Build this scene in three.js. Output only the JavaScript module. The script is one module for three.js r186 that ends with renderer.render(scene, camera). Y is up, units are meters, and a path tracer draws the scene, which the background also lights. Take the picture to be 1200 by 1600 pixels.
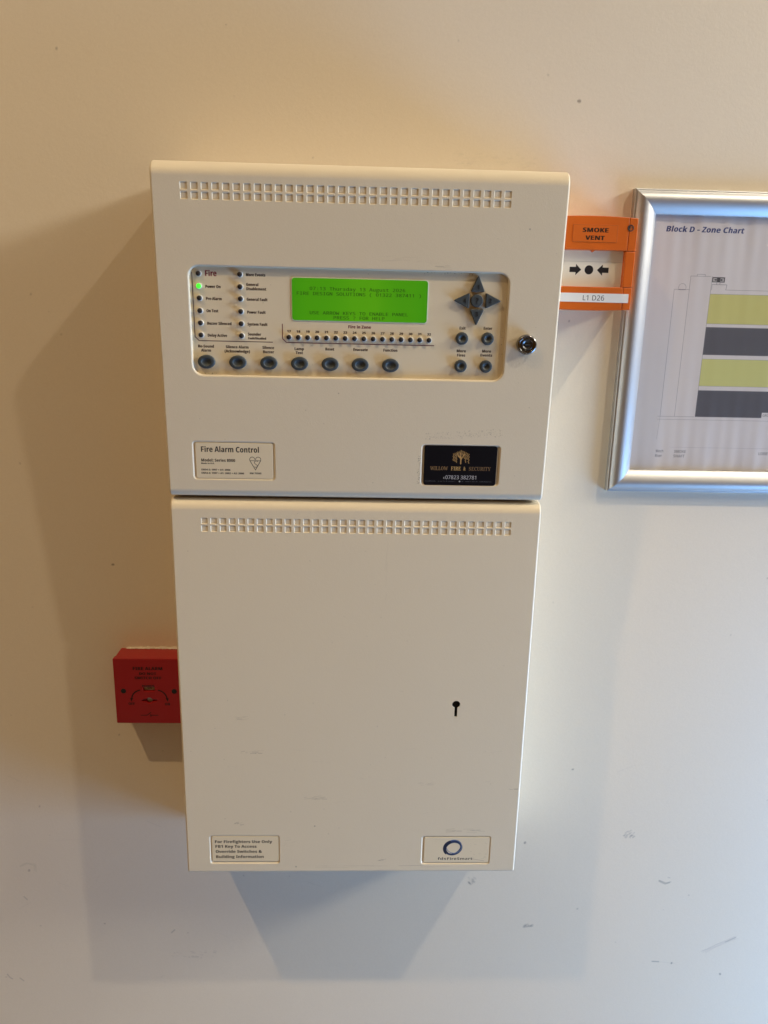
import * as THREE from 'three';
import { RoundedBoxGeometry } from 'three/addons/geometries/RoundedBoxGeometry.js';
import { TextGeometry } from 'three/addons/geometries/TextGeometry.js';
import { FontLoader } from 'three/addons/loaders/FontLoader.js';
import { RectAreaLightUniformsLib } from 'three/addons/lights/RectAreaLightUniformsLib.js';

// ---------------------------------------------------------------- camera, light, exposure
const D2R = Math.PI / 180, mm = 0.001;
const Y0 = 1.45;                                   // height of the joint between the two cabinets above the floor
const scene = new THREE.Scene();
const camera = new THREE.PerspectiveCamera(67.96, 0.75, 0.02, 30);
camera.rotation.order = 'YXZ';
camera.position.set(0.0001, Y0 + 0.18508, 0.85846);
camera.rotation.set(-14.4087 * D2R, -2.0806 * D2R, 1.3173 * D2R);
scene.add(camera);
const renderer = new THREE.WebGLRenderer({ antialias: true });
renderer.toneMapping = THREE.LinearToneMapping;
renderer.toneMappingExposure = 1.11;
renderer.shadowMap.enabled = true;
RectAreaLightUniformsLib.init();
scene.background = new THREE.Color().setRGB(0.112, 0.047, 0.003);     // the warm interior all round, seen only as ambience
const LIGHT = {
  spotRight: { at: [1.49, Y0 + 2.25, 1.085], cd: 13, rgb: [1, 0.86, 0.66] },
  spotLeft: { at: [-1.23, Y0 + 2.25, 1.085], cd: 11.5, rgb: [1, 0.71, 0.38] },
  highPane: { L: 53, rgb: [1, 0.96, 0.84] },
  lowPane: { L: 21, rgb: [0.22, 0.51, 1] },
};

// ---------------------------------------------------------------- helpers
let seed = 7;
const rnd = () => { seed = (seed * 1664525 + 1013904223) % 4294967296; return seed / 4294967296; };
const lin = (r, g, b) => new THREE.Color().setRGB(r, g, b);
const used = new Map();
function numbered(n) { const k = used.get(n) ?? 0; used.set(n, k + 1); return k ? n + '_' + String(k).padStart(3, '0') : n; }
function thing(name, label, category, [x, y, z] = [0, 0, 0], group) {
  const o = new THREE.Group(); o.name = numbered(name); o.position.set(x, y, z);
  o.userData = { label, category }; if (group) o.userData.group = group;
  scene.add(o); return o;
}
function part(name, geo, mat, parent, label) {
  const o = new THREE.Mesh(geo, mat); o.name = name; if (label) o.userData.label = label; parent.add(o); return o;
}
function rr(w, h, r, n = 5, cx = 0, cy = 0) {       // rounded rectangle, anticlockwise
  const p = [];
  for (const [sx, sy, a] of [[1, 1, 0], [-1, 1, 90], [-1, -1, 180], [1, -1, 270]])
    for (let i = 0; i <= n; i++) { const t = (a + 90 * i / n) * D2R; p.push(new THREE.Vector2(cx + sx * (w / 2 - r) + r * Math.cos(t), cy + sy * (h / 2 - r) + r * Math.sin(t))); }
  return p;
}
function planarUV(g, uv1 = false) {
  const p = g.attributes.position, a = new Float32Array(p.count * 2);
  for (let i = 0; i < p.count; i++) { a[2 * i] = p.getX(i) + p.getZ(i) * 0.7; a[2 * i + 1] = p.getY(i) + p.getZ(i) * 0.6; }
  g.setAttribute(uv1 ? 'uv1' : 'uv', new THREE.BufferAttribute(a, 2)); return g;
}
function boxUV(g, u0, v0, u1, v1) {                  // 0..1 over a rectangle of the x,y plane
  const p = g.attributes.position, a = new Float32Array(p.count * 2);
  for (let i = 0; i < p.count; i++) { a[2 * i] = (p.getX(i) - u0) / (u1 - u0); a[2 * i + 1] = (p.getY(i) - v0) / (v1 - v0); }
  g.setAttribute('uv', new THREE.BufferAttribute(a, 2)); return g;
}
// rings of rounded rectangles: [inset, z] pairs; closes the last ring when cap is set
function loftRect(w, h, r, steps, cap, n = 5) {
  const pos = [], idx = [], N = 4 * (n + 1);
  for (const [e, z] of steps) for (const p of rr(w - 2 * e, h - 2 * e, Math.max(r - e, 0.0002), n)) pos.push(p.x, p.y, z);
  for (let k = 0; k + 1 < steps.length; k++) for (let i = 0; i < N; i++) {
    const a = k * N + i, b = k * N + (i + 1) % N, c = a + N, d = b + N;
    idx.push(a, b, c, b, d, c);
  }
  if (cap) {
    const e = steps[steps.length - 1], base = pos.length / 3;
    for (const p of rr(w - 2 * e[0], h - 2 * e[0], Math.max(r - e[0], 0.0002), n)) pos.push(p.x, p.y, e[1]);
    for (let i = 1; i + 1 < N; i++) idx.push(base, base + i, base + i + 1);
  }
  const g = new THREE.BufferGeometry();
  g.setAttribute('position', new THREE.Float32BufferAttribute(pos, 3)); g.setIndex(idx); g.computeVertexNormals();
  return planarUV(g);
}
function lathe(pts, seg = 36) {                      // profile [r, z]; axis along +z
  const g = new THREE.LatheGeometry(pts.map(([r, z]) => new THREE.Vector2(r, z)), seg); g.rotateX(Math.PI / 2); return planarUV(g);
}
function plate(pts, depth, bevel, holes = [], curve = 1) { // bevelled plate, back at z = 0, front at z = depth
  const s = new THREE.Shape(pts); for (const h of holes) s.holes.push(new THREE.Path(h));
  const g = new THREE.ExtrudeGeometry(s, { depth: depth - bevel, bevelEnabled: true, bevelThickness: bevel, bevelSize: bevel, bevelOffset: -bevel, bevelSegments: 2, curveSegments: 6 });
  return planarUV(g);
}
// ---- textures
function canvasTex(wmm, hmm, ppm, draw, u0 = -wmm / 2, v1 = hmm / 2) {
  const cv = document.createElement('canvas'); cv.width = Math.round(wmm * ppm); cv.height = Math.round(hmm * ppm);
  const c = cv.getContext('2d'), X = (u) => (u - u0) * ppm, Y = (v) => (v1 - v) * ppm;
  const k = {
    c, X, Y, ppm,
    fill(col) { c.fillStyle = col; c.fillRect(0, 0, cv.width, cv.height); },
    rect(a, b, w, h, col) { c.fillStyle = col; c.fillRect(X(a), Y(b + h), w * ppm, h * ppm); },
    line(pts, w, col) { c.strokeStyle = col; c.lineWidth = w * ppm; c.lineJoin = 'miter'; c.beginPath(); pts.forEach(([u, v], i) => (i ? c.lineTo(X(u), Y(v)) : c.moveTo(X(u), Y(v)))); c.stroke(); },
    poly(pts, col) { c.fillStyle = col; c.beginPath(); pts.forEach(([u, v], i) => (i ? c.lineTo(X(u), Y(v)) : c.moveTo(X(u), Y(v)))); c.fill(); },
    disc(u, v, r, col) { c.fillStyle = col; c.beginPath(); c.arc(X(u), Y(v), r * ppm, 0, 7); c.fill(); },
    arc(u, v, r, a0, a1, w, col) { c.strokeStyle = col; c.lineWidth = w * ppm; c.beginPath(); c.arc(X(u), Y(v), r * ppm, -a0 * D2R, -a1 * D2R, true); c.stroke(); },
    // text of cap height `cap` mm on baseline v, stretched to run from ua to ub
    txt(s, ua, ub, v, cap, col, font = 'bold', fam = 'sans-serif', skew = 0) {
      c.save(); c.font = font + ' ' + (cap * ppm / 0.714) + 'px ' + fam; c.textBaseline = 'alphabetic'; c.textAlign = 'left'; c.fillStyle = col;
      const w = c.measureText(s).width || 1; c.translate(X(ua), Y(v)); c.transform((ub - ua) * ppm / w, 0, -skew, 1, 0, 0); c.fillText(s, 0, 0); c.restore();
    },
  };
  draw(k);
  const t = new THREE.CanvasTexture(cv); t.colorSpace = THREE.SRGBColorSpace; t.anisotropy = 8; return t;
}
function noiseField(n, octaves, sd) {                // tileable value noise, 0..1
  const out = new Float32Array(n * n); seed = sd; let amp = 0;
  for (const [cells, a] of octaves) {
    const lat = Array.from({ length: cells * cells }, rnd); amp += a;
    for (let y = 0; y < n; y++) for (let x = 0; x < n; x++) {
      const fx = x / n * cells, fy = y / n * cells, ix = Math.floor(fx), iy = Math.floor(fy), s = (t) => t * t * (3 - 2 * t), tx = s(fx - ix), ty = s(fy - iy);
      const L = (i, j) => lat[(j % cells) * cells + (i % cells)];
      out[y * n + x] += a * ((L(ix, iy) * (1 - tx) + L(ix + 1, iy) * tx) * (1 - ty) + (L(ix, iy + 1) * (1 - tx) + L(ix + 1, iy + 1) * tx) * ty);
    }
  }
  return out.map((v) => v / amp);
}
function bumpTex(n, octaves, sd, metres) {
  const f = noiseField(n, octaves, sd), d = new Uint8Array(n * n * 4);
  for (let i = 0; i < n * n; i++) { d[4 * i] = d[4 * i + 1] = d[4 * i + 2] = Math.max(0, Math.min(255, 255 * ((f[i] - 0.5) * 1.8 + 0.5))); d[4 * i + 3] = 255; }
  const t = new THREE.DataTexture(d, n, n); t.wrapS = t.wrapT = THREE.RepeatWrapping; t.magFilter = THREE.LinearFilter; t.minFilter = THREE.LinearMipmapLinearFilter; t.generateMipmaps = true;
  t.repeat.set(1 / metres, 1 / metres); t.needsUpdate = true; return t;
}
const wallBump = bumpTex(1024, [[9, 0.2], [50, 0.45], [130, 1], [300, 0.8]], 11, 0.31);
const powderBump = bumpTex(512, [[24, 0.5], [70, 0.7], [150, 1]], 23, 0.09);
const brushBump = bumpTex(256, [[60, 1], [128, 1]], 5, 0.03);

const M = {};
const std = (o) => new THREE.MeshStandardMaterial(o), phy = (o) => new THREE.MeshPhysicalMaterial(o);
const CREAM = [0.755, 0.665, 0.503];
M.case = std({ color: lin(...CREAM), roughness: 0.42, bumpMap: powderBump, bumpScale: 0.000042 });
M.case.name = 'cream powder coat';
M.plastic = std({ color: lin(0.69, 0.64, 0.54), roughness: 0.4 });
M.key = std({ color: lin(0.05, 0.064, 0.072), roughness: 0.5, bumpMap: powderBump, bumpScale: 0.00002 });
M.keyMark = std({ color: lin(0.014, 0.017, 0.02), roughness: 0.45 });
M.led = std({ color: lin(0.018, 0.015, 0.014), roughness: 0.5 });
M.ledRing = std({ color: lin(0.80, 0.79, 0.76), roughness: 0.18 });
M.ledOn = std({ color: lin(0.02, 0.2, 0.02), roughness: 0.3, emissive: lin(0.06, 1, 0.03), emissiveIntensity: 1.25 });
M.chrome = std({ color: lin(0.26, 0.26, 0.27), metalness: 1, roughness: 0.2 });
M.chromeDark = std({ color: lin(0.10, 0.10, 0.105), metalness: 1, roughness: 0.3 });
M.black = std({ color: lin(0.012, 0.012, 0.013), roughness: 0.6 });
M.orange = std({ color: lin(0.60, 0.118, 0.011), roughness: 0.36, bumpMap: powderBump, bumpScale: 0.000015 });
M.red = std({ color: lin(0.37, 0.015, 0.015), roughness: 0.36, bumpMap: powderBump, bumpScale: 0.00002 });
M.alu = std({ color: lin(0.56, 0.565, 0.57), metalness: 0.92, roughness: 0.46, bumpMap: brushBump, bumpScale: 0.000004 });
M.steel = std({ color: lin(0.45, 0.44, 0.42), metalness: 1, roughness: 0.35 });
M.filler = std({ color: lin(0.66, 0.58, 0.46), roughness: 0.8 });

// ---------------------------------------------------------------- the wall
const WW = 2.0;                                      // metres of wall covered by its marks texture
const wallTex = canvasTex(2000, 2000, 1, (k) => {
  const { c, X, Y } = k;
  const b = [231, 219, 198];
  const f = noiseField(256, [[3, 1], [7, 0.7], [19, 0.4]], 31), im = c.createImageData(2000, 2000);
  seed = 77;
  for (let y = 0; y < 2000; y++) for (let x = 0; x < 2000; x++) {
    const m = (f[((y >> 3) % 256) * 256 + ((x >> 3) % 256)] - 0.5) * 5 + (rnd() - 0.5) * 3, i = 4 * (y * 2000 + x);
    im.data[i] = b[0] + m; im.data[i + 1] = b[1] + m; im.data[i + 2] = b[2] + m; im.data[i + 3] = 255;
  }
  c.putImageData(im, 0, 0);
  c.lineCap = 'round';
  const dot = (u, v, r, a = 0.6) => { c.fillStyle = `rgba(86,76,66,${a * 0.7})`; c.beginPath(); c.ellipse(X(u), Y(v), r, r * 0.7, u, 0, 7); c.fill(); };
  const dash = (pts, w, a, n = 1) => { for (let q = 0; q < n; q++) { c.strokeStyle = `rgba(98,92,88,${a * 0.52})`; c.lineWidth = w * (0.7 + rnd() * 0.6); c.beginPath(); pts.forEach(([u, v], i) => { const jx = (rnd() - 0.5) * 1.2 * n, jy = (rnd() - 0.5) * 1.2 * n; i ? c.lineTo(X(u + jx), Y(v + jy)) : c.moveTo(X(u + jx), Y(v + jy)); }); c.stroke(); } };
  const smudge = (u, v, w, h, a, rot = 0) => { for (let i = 0; i < 26; i++) { c.save(); c.translate(X(u + (rnd() - 0.5) * w), Y(v + (rnd() - 0.5) * h)); c.rotate(rot); c.fillStyle = `rgba(110,103,97,${a * 0.6 * rnd()})`; c.fillRect(0, 0, 1 + rnd() * 5, 1 + rnd()); c.restore(); } };
  dot(223, 405, 2.1, 0.7); dot(-306, 437, 1.6, 0.4); dot(-286, -104, 1.8, 0.7); dot(231, 185, 1.2, 0.5); dot(228, -485, 2, 0.55); dot(282.6, -375, 1.6, 0.5);
  dash([[416, -545], [424, -549], [430, -548]], 1.5, 0.6, 2); dash([[427, -540], [430, -540]], 1, 0.5);
  dash([[491, -662], [508, -652], [534, -638]], 1.2, 0.13, 6); dash([[520, -645], [534, -638.5]], 1.1, 0.3, 2);
  dash([[420, -677], [430, -678]], 1.3, 0.5, 2); dot(448, -681, 1.7, 0.6); dot(519.5, -700.4, 2, 0.55);
  smudge(364, -473, 14, 10, 0.5, -0.7); smudge(240, -617, 14, 6, 0.5, -0.3); smudge(160, -543, 10, 12, 0.45, 0.9); smudge(-216, -660, 60, 12, 0.22, 0.2);
  dash([[-242, -625], [-238, -620]], 1.3, 0.7); dash([[-433, -566], [-428, -571]], 1.2, 0.5); dash([[-467, -692], [-464, -697], [-460, -699]], 1.2, 0.55); dash([[-450, -698], [-446, -703]], 1.2, 0.6); dot(-422, -526, 2, 0.35);
  dash([[-432, -520], [-424, -514], [-414, -518], [-414, -527]], 2.2, 0.10, 2); dot(-470, -105, 1.6, 0.35); dot(-400, -430, 1.5, 0.3); dot(-330, -610, 1.3, 0.35);
  for (let i = 0; i < 46; i++) dot(-500 + rnd() * 1050, -760 + rnd() * 1250, 0.7 + rnd() * 0.8, 0.16 + rnd() * 0.25);
  for (let i = 0; i < 26; i++) { const u = -450 + rnd() * 950, v = -740 + rnd() * 450, l = 6 + rnd() * 26, a = rnd() * 3; dash([[u, v], [u + l * Math.cos(a), v + l * 0.4 * Math.sin(a)]], 0.9, 0.10); }
  for (let i = 0; i < 30; i++) dash([[95 + rnd() * 95, 340 + rnd() * 13], [100 + rnd() * 95, 341 + rnd() * 10]].map(([u, v], j, p) => [j ? p[0][0] + 3 + rnd() * 5 : u, j ? p[0][1] + rnd() * 1.5 : v]), 0.9, 0.10);
}, -1000, 1000);
{
  const g = new THREE.BoxGeometry(8, 3.75, 0.12); g.translate(0.2, 1.875, -0.06);
  const p = g.attributes.position, u = new Float32Array(p.count * 2), u1 = new Float32Array(p.count * 2);
  for (let i = 0; i < p.count; i++) { u[2 * i] = p.getX(i) / WW + 0.5; u[2 * i + 1] = (p.getY(i) - Y0) / WW + 0.5; u1[2 * i] = p.getX(i); u1[2 * i + 1] = p.getY(i); }
  g.setAttribute('uv', new THREE.BufferAttribute(u, 2)); g.setAttribute('uv1', new THREE.BufferAttribute(u1, 2));
  const wb = wallBump; wb.channel = 1;
  const m = std({ map: wallTex, roughness: 0.5, bumpMap: wb, bumpScale: 0.0000425 });
  const o = new THREE.Mesh(g, m); o.name = 'wall'; o.userData = { kind: 'structure' }; scene.add(o);
}

for (const [n, y, col, r] of [['floor', -0.06, [0.20, 0.19, 0.175], 0.55], ['ceiling', 3.78, [0.7, 0.68, 0.62], 0.8]]) {
  const o = new THREE.Mesh(planarUV(new THREE.BoxGeometry(8, 0.12, 3.6).translate(0.2, y, 1.8)), std({ color: lin(...col), roughness: r })); o.name = n; o.userData = { kind: 'structure' }; scene.add(o);
}

// ---------------------------------------------------------------- cabinets
// side profile of a pressed steel box: bottom, rounded front edges, front plane, top
function profile(yb, zb, yt, zt, rb, rt) {
  const out = [], th = Math.atan2(zt - zb, yt - yb), nF = [-Math.sin(th), Math.cos(th)];
  const fillet = (cx, cz, r, a0, a1, n) => { for (let i = 0; i <= n; i++) { const a = a0 + (a1 - a0) * i / n; out.push({ y: cx + r * Math.sin(a), z: cz + r * Math.cos(a), ny: Math.sin(a), nz: Math.cos(a) }); } };
  // a = angle of the normal from +z towards +y ; front normal angle = -th
  const zAt = (y) => zb + (y - yb) * Math.tan(th);
  out.push({ y: yb, z: 0, ny: -1, nz: 0 });
  const cyb = yb + rb, czb = zAt(cyb) - rb / Math.cos(th), cyt = yt - rt, czt = zAt(cyt) - rt / Math.cos(th);
  fillet(cyb, czb, rb, -Math.PI / 2, -th, 8);
  const iF = out.length - 1;
  fillet(cyt, czt, rt, -th, Math.PI / 2, 12);
  out.push({ y: yt, z: 0, ny: 1, nz: 0 });
  return { pts: out, iF, th };
}
function shell(W, { pts, iF }, rs) {
  const st = [], n = 4;
  for (let i = 0; i <= n; i++) { const a = i / n * Math.PI / 2; st.push({ x: -W / 2 + rs * (1 - Math.cos(a)), e: rs * (1 - Math.sin(a)), s: Math.sin(a), nx: -Math.cos(a) }); }
  for (let i = n; i >= 0; i--) { const q = st[i]; st.push({ x: -q.x, e: q.e, s: q.s, nx: -q.nx }); }
  const pos = [], nor = [], idx = [], P = pts.length;
  for (const q of st) for (const p of pts) { const back = p.z === 0; pos.push(q.x, p.y - p.ny * q.e, back ? 0 : p.z - p.nz * q.e); nor.push(q.nx, p.ny * q.s, p.nz * q.s); }
  for (let s = 0; s + 1 < st.length; s++) for (let i = 0; i + 1 < P; i++) {
    if (s === n && i === iF) continue;               // the flat front is the door sheet with its openings
    const a = s * P + i, b = a + 1, c = a + P, d = c + 1; idx.push(a, c, b, b, c, d);
  }
  for (const [s, sg] of [[0, -1], [st.length - 1, 1]]) {
    const base = pos.length / 3; let cy = 0, cz = 0;
    for (let i = 0; i < P; i++) { pos.push(pos[3 * (s * P + i)], pos[3 * (s * P + i) + 1], pos[3 * (s * P + i) + 2]); nor.push(sg, 0, 0); cy += pts[i].y / P; cz += pts[i].z / P; }
    pos.push(st[s].x, cy, cz); nor.push(sg, 0, 0);
    for (let i = 0; i < P; i++) { const j = (i + 1) % P; sg > 0 ? idx.push(base + P, base + j, base + i) : idx.push(base + P, base + i, base + j); }
  }
  const g = new THREE.BufferGeometry();
  g.setAttribute('position', new THREE.Float32BufferAttribute(pos, 3)); g.setAttribute('normal', new THREE.Float32BufferAttribute(nor, 3)); g.setIndex(idx);
  return planarUV(g);
}
const W = 0.385, RS = 0.0022, DEPTH = 0.095, G = 0.00574, HL = 0.4512;
const TH = 2.9759 * D2R;
const upper = thing('fire_alarm_panel', 'cream fire alarm control panel with green screen, buttons and lamps, upper of two stacked cabinets', 'alarm panel', [0, Y0, 0]);
const lower = thing('equipment_cabinet', 'plain cream steel cabinet with a keyhole, directly below the panel with the green screen', 'wall cabinet', [0, Y0 - HL, 0]);
const put = (o, u, v, d = 0) => { o.position.set(u, G + v * Math.cos(TH) - Math.sin(TH) * d, DEPTH + v * Math.sin(TH) + Math.cos(TH) * d); o.rotation.x = TH; return o; };
const putL = (o, u, v, d = 0) => { o.position.set(u, HL + v, DEPTH + d); return o; };

function faceTexture(u0, v0, u1, v1, draw) {         // mm
  return canvasTex(u1 - u0, v1 - v0, 3, (k) => {
    k.fill('rgb(225,213,188)'); seed = Math.round(v1 * 13) + 400; k.c.lineCap = 'round'; draw(k);
  }, u0, v1);
}
const scuff = (k, u, v, w, h, a, n = 14) => { for (let i = 0; i < n; i++) { const x = u + (rnd() - 0.5) * w, y = v + (rnd() - 0.5) * h, l = 1 + rnd() * w * 0.3; k.c.lineWidth = (0.25 + rnd() * 0.35) * k.ppm; k.c.strokeStyle = `rgba(110,98,84,${a * (0.4 + rnd() * 0.6)})`; k.c.beginPath(); k.c.moveTo(k.X(x), k.Y(y)); k.c.lineTo(k.X(x + l), k.Y(y + l * (h / w) * (rnd() - 0.2))); k.c.stroke(); } };
const speck = (k, u, v, r, a) => k.disc(u, v, r, `rgba(70,60,48,${a})`);

function door(pf, parent, dy, tilt, y0, z0, holes, tex) {
  const a = pf.pts[pf.iF], b = pf.pts[pf.iF + 1], c = Math.cos(tilt);
  const va = (a.y - y0) / c, vb = (b.y - y0) / c, xw = W / 2 - RS;
  const s = new THREE.Shape([[-xw, va], [xw, va], [xw, vb], [-xw, vb]].map(([x, y]) => new THREE.Vector2(x, y)));
  for (const h of holes) s.holes.push(new THREE.Path(h));
  const g = new THREE.ShapeGeometry(s); boxUV(g, -xw, va, xw, vb); planarUV(g, true);
  const pb = powderBump.clone(); pb.channel = 1; pb.needsUpdate = true;
  const o = part('door', g, std({ map: tex(-xw / mm, va / mm, xw / mm, vb / mm), roughness: 0.42, bumpMap: pb, bumpScale: 0.000042 }), parent);
  o.position.set(0, y0 + dy, z0); o.rotation.x = tilt; return o;
}
// ---- pressed vents
const VS = 6.8 * mm;
const ventGeo = loftRect(VS, VS, 1.0 * mm, [[0, 0], [0.14 * mm, -0.07 * mm], [0.42 * mm, -0.55 * mm], [0.6 * mm, -0.66 * mm]], true, 3);
const holes = { up: [], low: [] };
const vents = { up: [], low: [] };
for (let r = 0; r < 2; r++) {
  for (let i = 0; i < 32; i++) vents.up.push([(-162.2 + 297.5 * i / 31) * mm, (291.4 - 8.25 * r) * mm]);
  for (let i = 0; i < 34; i++) vents.low.push([(-157.8 + 316 * i / 33) * mm, (-23.4 - 8.15 * r) * mm]);
}
for (const k of ['up', 'low']) for (const [x, y] of vents[k]) holes[k].push(rr(VS, VS, 1.0 * mm, 3, x, y));
// ---- recesses: [centre u, centre v, w, h, corner, rings]
const lip = (r, d, k = 6) => { const s = []; for (let i = 0; i <= k; i++) { const a = i / k * Math.PI / 2; s.push([r * Math.sin(a), -r * (1 - Math.cos(a))]); } if (d > r) s.push([r + 0.15 * mm, -d]); return s; };
const dish = (r, d, k = 5) => { const s = []; for (let i = 0; i <= k; i++) { const t = i / k; s.push([r * t, -d * t * t * (3 - 2 * t)]); } return s; };
const REC = { u: -9.9, v: 171.2, w: 306.6, h: 104.8, r: 11.5 };
const recess = (list, u, v, w, h, r, steps, parent, placer, name) => {
  list.push(rr(w * mm, h * mm, r * mm, 8, u * mm, v * mm));
  return placer(part(name, loftRect(w * mm, h * mm, r * mm, steps, true, 8), M.case, parent), u * mm, v * mm);
};
recess(holes.up, REC.u, REC.v, REC.w, REC.h, REC.r, lip(1.7 * mm, 4.2 * mm), upper, put, 'display_recess');
recess(holes.up, -125.2, 34.8, 83.6, 40.6, 4, dish(2.6 * mm, 1.5 * mm), upper, put, 'label_recess');
recess(holes.up, 104.9, 33.6, 81.6, 43.4, 4, dish(2.4 * mm, 1.5 * mm), upper, put, 'label_recess');
recess(holes.low, -125.3, -419.8, 81.4, 38.8, 3.4, dish(2.2 * mm, 1.4 * mm), lower, putL, 'label_recess');
recess(holes.low, 121.5, -421.0, 82.0, 39.2, 3.4, dish(2.2 * mm, 1.4 * mm), lower, putL, 'label_recess');
// keyhole outline
const keyPts = [];
{ const R = 4.5 * mm, w = 1.6 * mm, a0 = Math.asin(w / R); for (let i = 0; i <= 24; i++) { const a = -Math.PI / 2 + a0 + (2 * Math.PI - 2 * a0) * i / 24; keyPts.push(new THREE.Vector2(0.1133 + R * Math.cos(a), -0.2316 + R * Math.sin(a))); } keyPts.push(new THREE.Vector2(0.1133 - w, -0.2469), new THREE.Vector2(0.1133 + w, -0.2469)); }
holes.low.push(keyPts);

const pU = profile(0.0020, DEPTH + (0.0020 - G) * Math.tan(TH), 0.3194, DEPTH + (0.3194 - G) * Math.tan(TH), 0.0092, 0.0135);
const pL = profile(-0.4512, DEPTH, -0.0006, DEPTH, 0.003, 0.0115);
part('casing', shell(W, pU, RS), M.case, upper);
{ const o = part('casing', shell(W, pL, RS), M.case, lower); o.position.y = HL; }
door(pU, upper, 0, TH, G, DEPTH, holes.up, (a, b, c, d) => faceTexture(a, b, c, d, (k) => {
  for (let i = 0; i < 260; i++) { const u = 68 + rnd() * 78, t = (u - 68) / 78; speck(k, u, 60.5 + t * 3 + rnd() * (6 + 3 * t), 0.15 + rnd() * 0.35, 0.06 + rnd() * 0.15); }
  for (let i = 0; i < 60; i++) speck(k, 62.5 + (rnd() - 0.5) * 3, 14 + rnd() * 30, 0.2 + rnd() * 0.3, 0.15 + rnd() * 0.2);
  scuff(k, 40, 232, 60, 6, 0.08); scuff(k, 85, 226, 30, 3, 0.25, 6); speck(k, -78, 303, 0.9, 0.35); speck(k, 158, 262, 0.8, 0.3); speck(k, -20, 105, 0.6, 0.3);
  for (let i = 0; i < 60; i++) speck(k, a + rnd() * (c - a), b + rnd() * (d - b), 0.2 + rnd() * 0.35, 0.08 + rnd() * 0.15);
}));
{ const o = door(pL, lower, HL, 0, 0, DEPTH, holes.low, (a, b, c, d) => faceTexture(a, b, c, d, (k) => {
  scuff(k, -118, -292, 22, 4, 0.4); scuff(k, -132, -386, 10, 6, 0.45, 8); scuff(k, -44, -351, 26, 5, 0.25); speck(k, -44, -388, 0.8, 0.4); scuff(k, 33, -434, 8, 2, 0.5, 8);
  scuff(k, 184, -339, 12, 0.8, 0.45, 5); scuff(k, 128, -394, 40, 5, 0.25); scuff(k, -128, -250, 14, 4, 0.22); scuff(k, 79, -332, 20, 4, 0.14); scuff(k, 31, -100, 2, 60, 0.06, 8); scuff(k, 20, -443, 130, 3, 0.15, 16);
  speck(k, -66, -443, 1.1, 0.25); scuff(k, -75, -412, 20, 18, 0.08, 12);
  for (let i = 0; i < 70; i++) speck(k, a + rnd() * (c - a), b + rnd() * (d - b), 0.2 + rnd() * 0.4, 0.07 + rnd() * 0.14);
  for (let i = 0; i < 14; i++) scuff(k, a + 20 + rnd() * (c - a - 40), b + 10 + rnd() * 260, 18, 3, 0.07, 5);
})); }
for (const [x, y] of vents.up) put(part('vent_dimple', ventGeo, M.case, upper), x, y);
for (const [x, y] of vents.low) putL(part('vent_dimple', ventGeo, M.case, lower), x, y);
{ // edge of the keyhole and the lock behind it
  const pos = [], idx = [], n = keyPts.length;
  for (const z of [0, -0.0015]) for (const p of keyPts) pos.push(p.x, p.y, z);
  for (let i = 0; i < n; i++) { const j = (i + 1) % n; idx.push(i, j, i + n, j, j + n, i + n); }
  const g = new THREE.BufferGeometry(); g.setAttribute('position', new THREE.Float32BufferAttribute(pos, 3)); g.setIndex(idx); g.computeVertexNormals();
  putL(part('keyhole_rim', planarUV(g), M.case, lower), 0, 0);
  const b = new RoundedBoxGeometry(0.03, 0.045, 0.02, 2, 0.002); putL(part('lock_body', b, M.black, lower), 0.1133, -0.238, -0.0165);
}

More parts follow.
